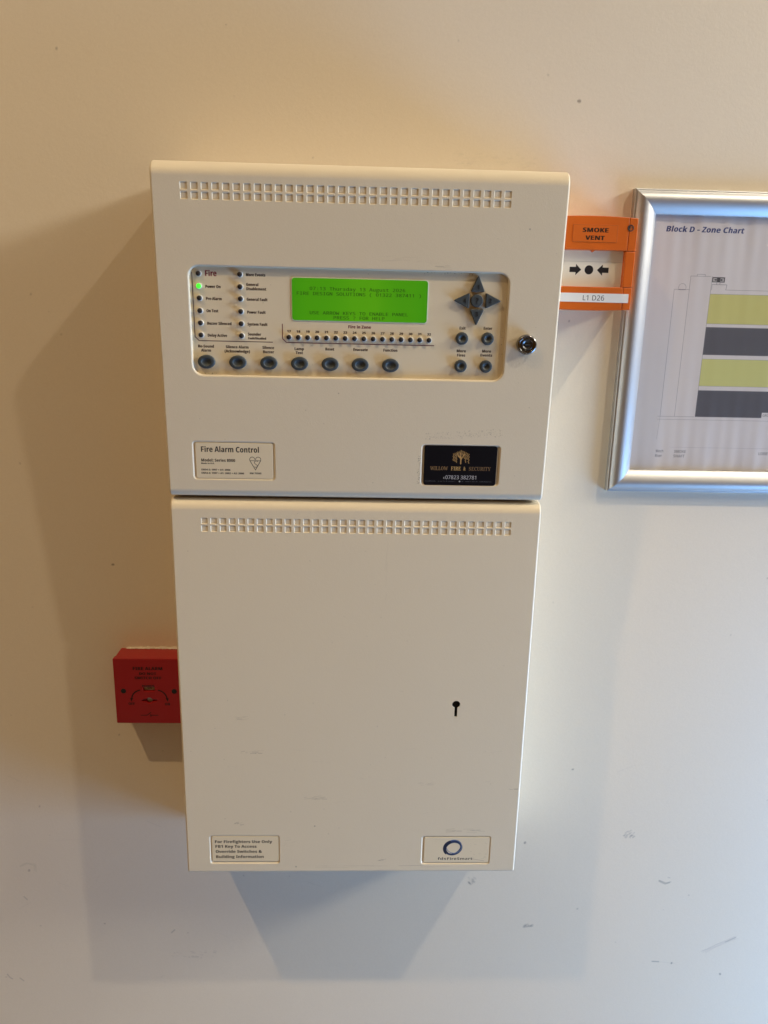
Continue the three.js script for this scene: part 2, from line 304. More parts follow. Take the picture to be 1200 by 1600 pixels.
// ---------------------------------------------------------------- display fascia with its print
const INK = '#30221c', MAROON = '#5c1822';
const fW = REC.w - 3.9, fH = REC.h - 3.9;
const fTex = canvasTex(fW, fH, 6.4, (k) => {
  k.fill('rgb(230,217,188)');
  const t = (s, a, b, v, h, col = INK) => { for (const d of [-0.1, 0.02, 0.14]) k.txt(s, a + d, b + d, v, h, col); };
  t('Fire', -147.3, -135.9, 213.0, 5.2, '#7d0d1c');
  t('Power On', -147.2, -132.6, 202.3, 2.5); t('Pre-Alarm', -147.2, -132, 191.2, 2.5); t('On Test', -147.1, -135.8, 179.9, 2.5); t('Buzzer Silenced', -147.1, -123.5, 168.3, 2.5); t('Delay Active', -147, -128.2, 157, 2.5);
  t('More Events', -108.6, -90.1, 213.9, 2.5); t('General', -108.6, -96.8, 204.9, 2.5); t('Disablement', -108.6, -89.6, 201.0, 2.5); t('General Fault', -108.5, -88.6, 191.3, 2.5);
  t('Power Fault', -108.4, -90.6, 179.5, 2.5); t('System Fault', -108.3, -89.1, 168.3, 2.5); t('Sounder', -108.2, -95.5, 158.9, 2.5); t('Fault/Disabled', -108.2, -90.6, 155.3, 2.0);
  k.line([[-159.3, 216.3], [-159.1, 156.8], [-155.3, 153], [-84.3, 153]], 0.75, '#4a2a2c');
  k.line([[-74.8, 170.6], [-74.8, 156.7], [-71, 153], [73, 153]], 0.75, MAROON);
  t('Fire in Zone', -11.4, 10.9, 167.7, 2.7, MAROON);
  for (let i = 0; i < 16; i++) { const u = -68.5 + 136.1 * i / 15; t(String(17 + i), u - 1.9, u + 1.9, 162.6, 2.2); }
  t('Re-Sound', -156.8, -141.2, 146.6, 2.5); t('Alarm', -153.8, -144.2, 142.6, 2.5); t('Silence Alarm', -130, -107.8, 146.4, 2.5); t('(Acknowledge)', -131.3, -106.6, 142.3, 2.5);
  t('Silence', -94.5, -83.1, 146.4, 2.5); t('Buzzer', -94.2, -83.3, 142.3, 2.5); t('Lamp', -63.5, -54.2, 145.9, 2.5); t('Test', -62.2, -55.2, 142.2, 2.5);
  t('Reset', -33.5, -24.7, 146.2, 2.5); t('Evacuate', -6.2, 8.2, 146.3, 2.5); t('Function', 23.2, 37.3, 146.4, 2.5);
  t('Exit', 96.9, 103, 169, 2.5); t('Enter', 120.5, 129, 169.3, 2.5); t('More', 95.2, 104.6, 147.1, 2.5); t('Fires', 95.8, 104.1, 143.1, 2.5); t('More', 120.3, 129.4, 147.5, 2.5); t('Events', 118.9, 130.8, 143.5, 2.5);
  seed = 91; for (let i = 0; i < 40; i++) speck(k, -160 + rnd() * 300, 121 + rnd() * 100, 0.15 + rnd() * 0.25, 0.15 + rnd() * 0.25);
  for (let i = 0; i < 9; i++) speck(k, 138 + rnd() * 2.5, 130 + rnd() ** 2 * 80, 0.15 + rnd() * 0.4, 0.15 + rnd() * 0.2);
  for (let i = 0; i < 12; i++) speck(k, -152 + rnd() * 12, 121.3 + rnd() * 1, 0.2 + rnd() * 0.4, 0.3);
  for (let i = 0; i < 20; i++) speck(k, 60 + rnd() * 50, 220 + rnd() * 1.5, 0.2 + rnd() * 0.4, 0.3);
}, REC.u - fW / 2, REC.v + fH / 2);
const FD = -3.9 * mm;                                // depth of the fascia below the door
{
  const g = plate(rr(fW * mm, fH * mm, 9.6 * mm, 8), 0.28 * mm, 0.05 * mm); boxUV(g, -fW / 2 * mm, -fH / 2 * mm, fW / 2 * mm, fH / 2 * mm);
  put(part('fascia', g, std({ map: fTex, roughness: 0.4 }), upper), REC.u * mm, REC.v * mm, FD - 0.28 * mm);
}
const onFascia = (o, u, v) => put(o, u * mm, v * mm, FD);
{ // liquid crystal screen
  const w = 131.2, h = 40.5;
  const frame = onFascia(part('screen', plate(rr(w * mm, h * mm, 3 * mm), 0.5 * mm, 0.2 * mm), std({ color: lin(0.74, 0.78, 0.62), roughness: 0.35 }), upper), -0.2, 194);
  const tex = canvasTex(w, h, 8, (k) => {
    k.fill('rgb(64,148,2)'); const gr = k.c.createLinearGradient(0, 0, k.X(w / 2), 0);        // the backlight is a little stronger towards the middle
    for (const [p, g] of [[0, 'rgba(40,132,2,0.5)'], [0.14, 'rgba(60,150,4,0)'], [0.45, 'rgba(88,164,6,0.55)'], [0.62, 'rgba(92,166,6,0.5)'], [0.86, 'rgba(60,150,4,0)'], [1, 'rgba(40,136,2,0.5)']]) gr.addColorStop(p, g);
    k.c.fillStyle = gr; k.c.fillRect(0, 0, k.X(w / 2), k.Y(-h / 2));
    const col = 'rgb(2,46,2)', T = (s, a, b, v) => { for (const d of [0, 0.16]) k.txt(s, a + d, b + d, v, 3.0, col, '', 'monospace'); };
    T('07:13 Thursday 13 August 2026', -48.4, 43.6, 202.6 - 194); T('FIRE DESIGN SOLUTIONS ( 01322 387411 )', -61, 59.2, 198.0 - 194);
    T('USE ARROW KEYS TO ENABLE PANEL', -48.4, 46.9, 180.2 - 194); T('PRESS ? FOR HELP', -25.6, 24.3, 176 - 194);
  });
  const g = plate(rr((w - 1.4) * mm, (h - 1.4) * mm, 2.6 * mm), 0.2 * mm, 0.05 * mm); boxUV(g, -w / 2 * mm, -h / 2 * mm, w / 2 * mm, h / 2 * mm);
  const s = part('liquid_crystal_display', g, phy({ color: lin(0.03, 0.07, 0.01), roughness: 0.3, emissive: lin(1, 1, 1), emissiveMap: tex, emissiveIntensity: 0.74, specularIntensity: 0.7 }), frame);
  s.position.z = 0.45 * mm;
}
// ---- indicator lamps: clear collar with a dark lens
const ringGeo = lathe([[2.25 * mm, 0], [2.95 * mm, 0.05 * mm], [2.9 * mm, 0.8 * mm], [2.7 * mm, 1.3 * mm], [2.42 * mm, 1.5 * mm], [2.3 * mm, 0.6 * mm]], 20);
const lensGeo = lathe([[2.35 * mm, 0], [2.35 * mm, 1.9 * mm], [2.1 * mm, 2.7 * mm], [1.4 * mm, 3.15 * mm], [0.6 * mm, 3.3 * mm], [0, 3.32 * mm]], 20);
const ledAt = [];
[215.3, 203.9, 192.9, 181.2, 169.8, 158.5].forEach((v, i) => { ledAt.push([-153, v, i === 1]); ledAt.push([-114.1, v + 0.1, false]); });
for (let i = 0; i < 16; i++) ledAt.push([-68.5 + 136.1 * i / 15, 158.2, false]);
for (const [u, v, on] of ledAt) {
  const r = onFascia(part('indicator_lamp', ringGeo, M.ledRing, upper, on ? 'glowing green indicator lamp' : undefined), u, v);
  part('lens', lensGeo, on ? M.ledOn : M.led, r);
}
// ---- push buttons
const btnPts = (r) => [[r, 0], [r, 2.5], [r - 0.25, 3.2], [r - 0.8, 3.6], [r - 2.5, 3.7], [r - 2.9, 3.5], [r - 3.6, 2.6], [1, 2.15], [0, 2.1]].map(([a, b]) => [a * mm, b * mm]);
const roundBtn = lathe(btnPts(6.1), 40), ovalBtn = lathe(btnPts(6.6), 48); ovalBtn.scale(1.27, 1, 1);
for (const u of [-148.8, -118.4, -88.3, -58.4, -28.5, 0.9, 30.7]) onFascia(part('push_button', ovalBtn, M.key, upper), u, 133.2);
for (const [u, v] of [[99.8, 160.6], [125, 160.9], [99.9, 134], [124.9, 134.1]]) onFascia(part('push_button', roundBtn, M.key, upper), u, v);
const font = await new FontLoader().loadAsync('fonts/droid/droid_sans_bold.typeface.json');
function digit(s, size, parent, z, x = 0, y = 0) {
  const g = new TextGeometry(s, { font, size: size * mm, depth: 0.35 * mm, curveSegments: 5, bevelEnabled: false }); g.computeBoundingBox();
  const b = g.boundingBox; g.translate(-(b.max.x + b.min.x) / 2 + x * mm, -(b.max.y + b.min.y) / 2 + y * mm, z * mm); part('digit', planarUV(g), M.keyMark, parent);
}
function roundedTri(pts, r) {
  const P = pts.map(([x, y]) => new THREE.Vector2(x * mm, y * mm)), out = [];
  P.forEach((p, i) => {
    const a = P[(i + 2) % 3].clone().sub(p).normalize(), b = P[(i + 1) % 3].clone().sub(p).normalize();
    const half = Math.acos(a.dot(b)) / 2, t = r * mm / Math.tan(half), A = p.clone().addScaledVector(a, t), B = p.clone().addScaledVector(b, t);
    for (let k = 0; k <= 5; k++) { const s = k / 5; out.push(A.clone().multiplyScalar((1 - s) ** 2).addScaledVector(p, 2 * s * (1 - s)).addScaledVector(B, s * s)); }
  });
  return out;
}
for (const [n, cu, cv, tri, dx, dy] of [
  ['1', 112.6, 211, [[-6.9, -6.3], [6.9, -6.3], [0, 9.3]], 0, -2], ['4', 98.5, 196.3, [[-9.1, 0], [6.4, -7.4], [6.4, 7.4]], 2, 0],
  ['2', 127, 196.6, [[9.2, 0], [-6.4, 7.4], [-6.4, -7.4]], -2, 0], ['3', 112.6, 182, [[0, -9.3], [7, 6.4], [-7, 6.4]], 0, 2]]) {
  const o = onFascia(part('arrow_button', plate(roundedTri(tri, 1.1), 3.4 * mm, 0.7 * mm), M.key, upper), cu, cv);
  digit(n, 4.2, o, 3.3, dx, dy);
}
{ const o = onFascia(part('push_button', lathe([[6.0, 0], [6.0, 2.6], [5.7, 3.2], [5.2, 3.4], [0, 3.4]].map(([a, b]) => [a * mm, b * mm]), 40), M.key, upper, 'round button with a raised question mark'), 112.2, 196.4); digit('?', 5.2, o, 3.3); }
// ---- key lock
{
  const l = put(part('key_lock', lathe([[9.6, 0], [9.6, 4.4], [9.3, 5.3], [8.5, 6.0], [7.6, 6.1], [7.2, 5.6], [7.1, 4.6], [6.2, 4.5], [6.0, 5.0], [5.6, 5.3]].map(([a, b]) => [a * mm, b * mm]), 48), M.chrome, upper), 162.6 * mm, 156.5 * mm);
  const plug = part('lock_plug', lathe([[5.7, 4.2], [5.6, 5.35], [4.9, 5.6], [3.6, 4.7], [2.2, 3.8], [0, 3.6]].map(([a, b]) => [a * mm, b * mm]), 40), M.chromeDark, l);
  part('keyway', new RoundedBoxGeometry(6 * mm, 2.1 * mm, 2.4 * mm, 2, 0.8 * mm).translate(0.4 * mm, -0.3 * mm, 4.0 * mm), M.black, l);
}
// ---------------------------------------------------------------- labels in their recesses
function labelPlate(name, parent, placer, u, v, w, h, r, t, depth, tex, mat = {}) {
  const g = plate(rr(w * mm, h * mm, r * mm), t * mm, Math.min(0.35, t * 0.45) * mm); boxUV(g, -w / 2 * mm, -h / 2 * mm, w / 2 * mm, h / 2 * mm);
  return placer(part(name, g, phy({ map: tex, roughness: 0.38, ...mat }), parent), u * mm, v * mm, depth * mm);
}
const PLATE = 'rgb(229,215,185)';
labelPlate('name_plate', upper, put, -125, 34.6, 77.6, 36.8, 1.8, 1.2, -1.5, canvasTex(77.6, 36.8, 10, (k) => {
  k.fill(PLATE); const t = (s, a, b, v, h) => { for (const d of [-0.08, 0.08]) k.txt(s, a + d, b + d, v, h, '#322a24'); };
  t('Fire Alarm Control', -158.5, -99.5, 43.6, 5.6); t('Model: Series 8000', -158.5, -124.1, 33.6, 2.9); t('Made in U.K.', -158.6, -145, 31.1, 1.45);
  t('EN54-2: 1997 + A1: 2006', -158.6, -129.3, 24.3, 1.75); t('EN54-4: 1997 + A1: 2002 + A2: 2006', -158.7, -115.6, 20.8, 1.75); t('KM 75595', -109.9, -98, 21.1, 1.75);
  // certification kitemark: heart-shaped outline over a triangle with an S
  const q = '#3d362f', c = k.c; k.arc(-106.9, 36.4, 2.6, -5, 205, 0.55, q); k.arc(-100.9, 36.4, 2.6, -25, 185, 0.55, q);
  k.line([[-109.4, 35.4], [-103.9, 25.6], [-98.4, 35.4]], 0.6, q); k.line([[-109.3, 35.2], [-98.5, 35.2]], 0.5, q);
  c.strokeStyle = q; c.lineWidth = 0.5 * k.ppm; c.beginPath(); c.moveTo(k.X(-101.4), k.Y(34.3)); c.bezierCurveTo(k.X(-103), k.Y(35.8), k.X(-105.6), k.Y(34.6), k.X(-104.6), k.Y(32.6)); c.bezierCurveTo(k.X(-103.6), k.Y(30.9), k.X(-101.2), k.Y(31), k.X(-102.2), k.Y(29.2)); c.bezierCurveTo(k.X(-102.8), k.Y(28.2), k.X(-104), k.Y(28.2), k.X(-105), k.Y(29)); c.stroke();
}, -163.8, 53));
labelPlate('contractor_sticker', upper, put, 104.75, 33.4, 74.6, 41.4, 2.6, 1.6, -1.45, canvasTex(74.6, 41.4, 12, (k) => {
  k.fill('rgb(13,16,23)'); const gold = '#c09a62', c = k.c;
  const seg = [['WILLOW', 74, 92.2], ['FIRE', 95.2, 105.6], ['&', 108, 110.4], ['SECURITY', 113.6, 136.2]];
  seg.forEach(([s, a, b], i) => k.txt(s, a, b, 28.6, 3.9, ['#8f7350', '#c8a56c', '#c8a56c', '#83694b'][i], 'bold', 'serif'));
  k.txt('07823 382781', 89.8, 122.8, 19.3, 3.9, '#c9c9cc', '');
  k.line([[88.8, 21.6], [88.2, 20.6], [88.9, 19.4]], 0.5, '#c9c9cc');
  seed = 5; for (let u = 69; u < 138; u += 0.75) if (!(u > 101 && u < 104.2) && rnd() > 0.18) k.rect(u, 16.5 + rnd() * 0.15, 0.5, 0.45 + rnd() * 0.45, 'rgba(170,172,178,0.55)');
  k.disc(104.8, 16.9, 0.75, '#c9c9cc');
  // willow emblem
  c.lineCap = 'round';
  k.line([[105, 35.6], [105, 40], [104.4, 43.2]], 1.2, gold); k.line([[105, 39.5], [107, 43.5], [108.5, 46]], 0.8, gold); k.line([[104.6, 41], [102, 44.5], [101, 46.5]], 0.8, gold); k.line([[104.5, 42.5], [104.4, 47.5]], 0.6, gold);
  for (let i = 0; i < 11; i++) { const u = 97.2 + i * 1.56, top = 49.6 - Math.abs(i - 5) * 0.75, len = 4 + (i % 3) * 2.2 + Math.abs(i - 5) * 0.7; for (let v = top; v > top - len; v -= 0.85) { k.disc(u + Math.sin(v * 2 + i) * 0.35, v, 0.36, gold); k.disc(u + 0.45 + Math.sin(v * 2 + i) * 0.3, v - 0.3, 0.22, gold); } }
}, 67.45, 54.1), { roughness: 0.3, specularIntensity: 0.6 }).userData.label = 'glossy black contractor sticker with gold and white print';
labelPlate('instruction_plate', lower, putL, -124.8, -419.0, 77.0, 33.8, 1.6, 1.1, -1.4, canvasTex(77, 33.8, 10, (k) => {
  k.fill(PLATE); const t = (s, a, b, v) => { for (const d of [-0.1, 0.1]) k.txt(s, a + d, b + d, v, 3.6, '#2f261f'); };
  t('For Firefighters Use Only', -160, -93.6, -410.9); t('FB1 Key To Access', -159.7, -111.5, -417.3); t('Override Switches &', -159.4, -105.6, -424.2); t('Building Information', -159.3, -103.3, -431.2);
}, -163.3, -402.1));
labelPlate('maker_plate', lower, putL, 122.4, -420.7, 77.0, 34.6, 1.6, 1.1, -1.4, canvasTex(77, 34.6, 10, (k) => {
  k.fill(PLATE); const c = k.c;
  const ring = (cx, cy, rx, ry, rot, w, col) => { c.save(); c.translate(k.X(cx), k.Y(cy)); c.rotate(-rot); c.strokeStyle = col; c.lineWidth = w * k.ppm; c.beginPath(); c.ellipse(0, 0, rx * k.ppm, ry * k.ppm, 0, 0, 7); c.stroke(); c.restore(); };
  ring(118, -417.2, 10.2, 8.6, 0.75, 1.9, '#31466e'); ring(118.4, -418.4, 9.8, 8.2, 0.5, 2.6, '#26385e'); ring(119.2, -416.2, 8.9, 9.2, 0.9, 0.8, '#6f86a8'); k.arc(117.6, -418.8, 9.3, 105, 225, 4, '#16223d');
  k.txt('fds', 100.4, 111, -434.3, 3.2, '#4c494a', 'bold'); k.txt('FireSmart', 111.2, 141.9, -434.4, 3.2, '#403d3d', 'bold');
  seed = 40; for (let i = 0; i < 16; i++) { const u = 138 + rnd() * 20, v = -410 - rnd() * 24; k.line([[u, v], [u + 3 * rnd(), v - 2 * rnd()]], 0.3, 'rgba(110,100,90,0.25)'); } k.line([[141, -433], [156, -436]], 0.5, 'rgba(110,95,85,0.35)');
}, 83.9, -403.4));

// ---------------------------------------------------------------- red isolator switch
{
  const cx = -0.2423, cy = -0.2519, S = 0.0842, zf = 0.030;
  const t = thing('isolator_switch', 'small square red fire alarm isolator switch half hidden behind the lower cabinet', 'switch', [cx, Y0 + cy - S / 2, 0]);
  const P = (o, z) => { o.position.set(0, S / 2, z); return o; };
  P(part('back_box', plate(rr(S - 0.0008, S - 0.0008, 0.0022), 0.0225, 0.0004), M.red, t), 0);
  const F = ([x, y]) => [x / 0.988 - cx / mm, (y - 185.1) / 0.988 + 185.1 - cy / mm];
  const ink = '#150405';
  const tex = canvasTex(84.2, 84.2, 8, (k) => {
    k.fill('#a31a20');
    const T = (s, a, b, h) => { const A = F(a), B = F(b); for (const d of [-0.15, 0.15]) k.txt(s, A[0] + d, B[0] + d, A[1], h, ink, 'bold'); };
    T('FIRE ALARM', [-258.7, -219.4], [-223.7, -219.4], 4.0); T('DO NOT', [-251.5, -225.6], [-231.5, -225.6], 3.3); T('SWITCH OFF', [-257, -231], [-225.6, -231], 3.3); T('POWER', [-249, -241.0], [-234.5, -241.0], 2.5);
    T('OFF', [-266.0, -264.3], [-258.2, -264.3], 3.2); T('ON', [-223.6, -264.6], [-217.2, -264.6], 3.2);
    const L = F([-251.2, -245]), R = F([-230.7, -245]), L2 = F([-261.8, -257]), R2 = F([-220.4, -257]);
    k.c.strokeStyle = ink; k.c.lineWidth = 1.5 * k.ppm;
    for (const [a, b, s] of [[L, L2, -1], [R, R2, 1]]) { k.c.beginPath(); k.c.moveTo(k.X(a[0]), k.Y(a[1])); k.c.quadraticCurveTo(k.X(b[0] - s * 1), k.Y(a[1] - 2), k.X(b[0]), k.Y(b[1])); k.c.stroke(); k.poly([[b[0] - 1.8, b[1] + 1.6], [b[0] + 1.8, b[1] + 1.6], [b[0] + s * 0.6, b[1] - 3]], ink); }
    const q = F([-252.4, -277.6]); k.line([[q[0], q[1]], [q[0] + 7.5, q[1]], [q[0] + 12.5, q[1] + 4]], 0.9, ink); k.line([[q[0] + 11, q[1]], [q[0] + 20.8, q[1]]], 0.9, ink); k.line([[q[0] + 12, q[1] + 1.6], [q[0] + 12, q[1] - 2.4]], 0.9, ink);
  });
  const w0 = F([-241, -244]), k0 = F([-241.4, -258.5]);
  const win = rr(13 * mm, 5.4 * mm, 1 * mm, 4, w0[0] * mm, w0[1] * mm);
  const kh = []; for (let i = 0; i < 28; i++) { const a = i / 28 * 2 * Math.PI, r = 3.6 * mm; let x = r * Math.cos(a), y = r * Math.sin(a); if (Math.abs(y) < 1.0 * mm) x = Math.sign(x) * 9 * mm; kh.push(new THREE.Vector2(k0[0] * mm + x, k0[1] * mm + y)); }
  const g = plate(rr(S, S, 0.0016), 0.0072, 0.0008, [win, kh]); boxUV(g, -0.0421, -0.0421, 0.0421, 0.0421);
  P(part('front_plate', g, std({ map: tex, roughness: 0.33 }), t), 0.0229);
  const flag = P(part('status_flag', planarUV(new THREE.BoxGeometry(12.6 * mm, 5 * mm, 1 * mm)), std({ color: lin(0.6, 0.58, 0.52), roughness: 0.5 }), t), 0.0255); flag.position.x = w0[0] * mm; flag.position.y += w0[1] * mm;
  const fg = new THREE.PlaneGeometry(9 * mm, 3.4 * mm); const word = part('status_word', fg, std({ map: canvasTex(9, 3.4, 20, (k) => { k.fill('#c9c4b6'); k.txt('ON', -2.8, 2.8, -1.1, 2.2, '#222'); }), roughness: 0.5 }), flag); word.position.z = 0.6 * mm;
  const lk = P(part('key_barrel', lathe([[3.5, 0], [3.5, 3.6], [3.0, 4.2], [1.2, 4.0], [0, 3.2]].map(([a, b]) => [a * mm, b * mm]), 28), M.steel, t), 0.0228); lk.position.x = k0[0] * mm; lk.position.y += k0[1] * mm;
  for (const p of [[-270.7, -246.2], [-211.8, -246.4]]) { const q = F(p); const s = P(part('screw', lathe([[3.1, -0.1], [3.0, 0.2], [2.2, 0.3], [1.9, 0.12], [0, 0.1]].map(([a, b]) => [a * mm, b * mm]), 24), M.black, t), zf + 0.0002); s.position.x = q[0] * mm; s.position.y += q[1] * mm; }
  // ragged line of filler and chipped paint where the box meets the wall
  seed = 12; const pos = [], idx = []; const n = 46;
  for (let i = 0; i <= n; i++) { const x = -S / 2 + 0.008 + (S - 0.01) * i / n, h = (0.6 + 2.2 * rnd() * (rnd() > 0.3 ? 1 : 0.3)) * mm, d = (1.6 + rnd() * 1.6) * mm; pos.push(x, S / 2, d, x, S / 2 + h * 0.6, d * 0.7, x, S / 2 + h, 0); }
  for (let i = 0; i < n; i++) for (let j = 0; j < 2; j++) { const a = i * 3 + j; idx.push(a, a + 3, a + 1, a + 1, a + 3, a + 4); }
  const fgm = new THREE.BufferGeometry(); fgm.setAttribute('position', new THREE.Float32BufferAttribute(pos, 3)); fgm.setIndex(idx); fgm.computeVertexNormals();
  P(part('filler_bead', planarUV(fgm), M.filler, t, 'ragged cream filler along the top edge'), 0);
}

// ---------------------------------------------------------------- orange call point
{
  const x0 = 194.6, x1 = 280, yb = 197, cx = (x0 + x1) / 2;
  const t = thing('call_point', 'orange manual call point for a smoke vent, between the upper cabinet and the framed chart', 'call point', [cx * mm, Y0 + yb * mm, 0]);
  const at = (o, z) => { o.position.set(-cx * mm, -yb * mm, z * mm); return o; };
  const bulge = (x) => 1.5 * (1 - ((x - cx) / 43) ** 2);
  const top = (x) => 287 + bulge(x), bot = (x) => 197.6 - bulge(x);
  const V = (a, b) => new THREE.Vector2(a * mm, b * mm);
  const strip = (xa, xb, lo, hi) => { const p = [], n = 12; for (let i = 0; i <= n; i++) { const x = xa + (xb - xa) * i / n; p.push(V(x, lo(x))); } for (let i = n; i >= 0; i--) { const x = xa + (xb - xa) * i / n; p.push(V(x, hi(x))); } return p; };
  const c = (v) => () => v;
  at(part('body', plate(strip(x0 + 0.5, x1 - 0.5, (x) => bot(x) + 0.5, (x) => top(x) - 0.5), 44.5 * mm, 0.6 * mm, [rr(73 * mm, 36 * mm, 1 * mm, 3, 233.4 * mm, 237.6 * mm)]), M.orange, t), 0);
  const raise = (n, pts, mat = M.orange) => at(part(n, plate(pts, 6 * mm, 0.7 * mm), mat, t), 44.2);
  const tc = raise('top_cover', strip(x0, 271.2, c(255.6), top));
  raise('bottom_cover', strip(x0, 271.2, bot, c(219.8)));
  raise('side_cover', strip(271.5, x1, c(255.3), top)); raise('side_cover', strip(270.2, x1, c(219.9), c(254.9))); raise('side_cover', strip(271.5, x1, bot, c(219.5)));
  at(part('hinge_tab', plate([V(234, 255.9), V(236.6, 253.8), V(239.2, 255.9)], 5 * mm, 0.3 * mm), M.orange, t), 44.6);
  const el = at(part('frangible_element', planarUV(new THREE.BoxGeometry(74 * mm, 37 * mm, 2 * mm)), std({ roughness: 0.3, map: canvasTex(74, 37, 10, (k) => {
    k.fill('rgb(226,219,203)');
    for (const [a, s] of [[-19.6, 1], [21.1, -1]]) k.poly([[0, 2.6], [6.4, 2.6], [6.4, 5.5], [12.1, 0], [6.4, -5.5], [6.4, -2.6], [0, -2.6]].map(([u, v]) => [a + s * u, v - 0.9]), '#26262a');
    k.disc(0.6, -0.9, 4.5, '#26262a'); k.line([[-36, 7.2], [36, 7.2]], 0.25, 'rgba(120,115,105,0.5)');
  }) }), t), 0); boxUV(el.geometry, -0.037, -0.0185, 0.037, 0.0185); el.position.x += 0.235; el.position.y += 0.2376; el.position.z = 0.0425;
  const tp = part('title_plate', plate(rr(46 * mm, 17 * mm, 0.8 * mm, 3), 0.5 * mm, 0.2 * mm), std({ roughness: 0.38, map: canvasTex(46, 17, 12, (k) => {
    k.fill('#cb611c'); k.line([[-22.6, -8.1], [22.6, -8.1], [22.6, 8.1], [-22.6, 8.1], [-22.6, -8.1]], 0.35, '#a8541a');
    for (const d of [0, 0.25, 0.5]) { k.txt('SMOKE', -13.4 + d, 13.4 + d, 1.2, 4.2, '#2b1c14'); k.txt('VENT', -9.8 + d, 9.8 + d, -6.2, 4.2, '#2b1c14'); }
  }) }), t); boxUV(tp.geometry, -0.023, -0.0085, 0.023, 0.0085); at(tp, 50.1); tp.position.x += 0.2368; tp.position.y += 0.2715;
  const lb = part('address_label', plate(rr(77.6 * mm, 8.9 * mm, 0.3 * mm, 2), 0.35 * mm, 0.1 * mm), std({ roughness: 0.35, map: canvasTex(77.6, 8.9, 12, (k) => { k.fill('#e6e4e0'); k.txt('L1 D26', -11.4 + 2, 14.4 - 0.5, -2.6, 5.0, '#2c2c30', ''); }) }), t); boxUV(lb.geometry, -0.0388, -0.00445, 0.0388, 0.00445); at(lb, 50.15); lb.position.x += 0.2384; lb.position.y += 0.2089;
  const sc = part('screw', lathe([[3.2, 0], [3.2, 0.5], [2.6, 0.6], [2.3, 0.1], [0, 0]].map(([a, b]) => [a * mm, b * mm]), 24), M.black, t); at(sc, 50.1); sc.position.x += 0.2727; sc.position.y += 0.2776;
  const sl = part('screw_slot', new THREE.BoxGeometry(3.6 * mm, 0.8 * mm, 0.5 * mm), M.steel, sc); sl.position.z = 0.2 * mm; sl.rotation.z = 0.9;
}

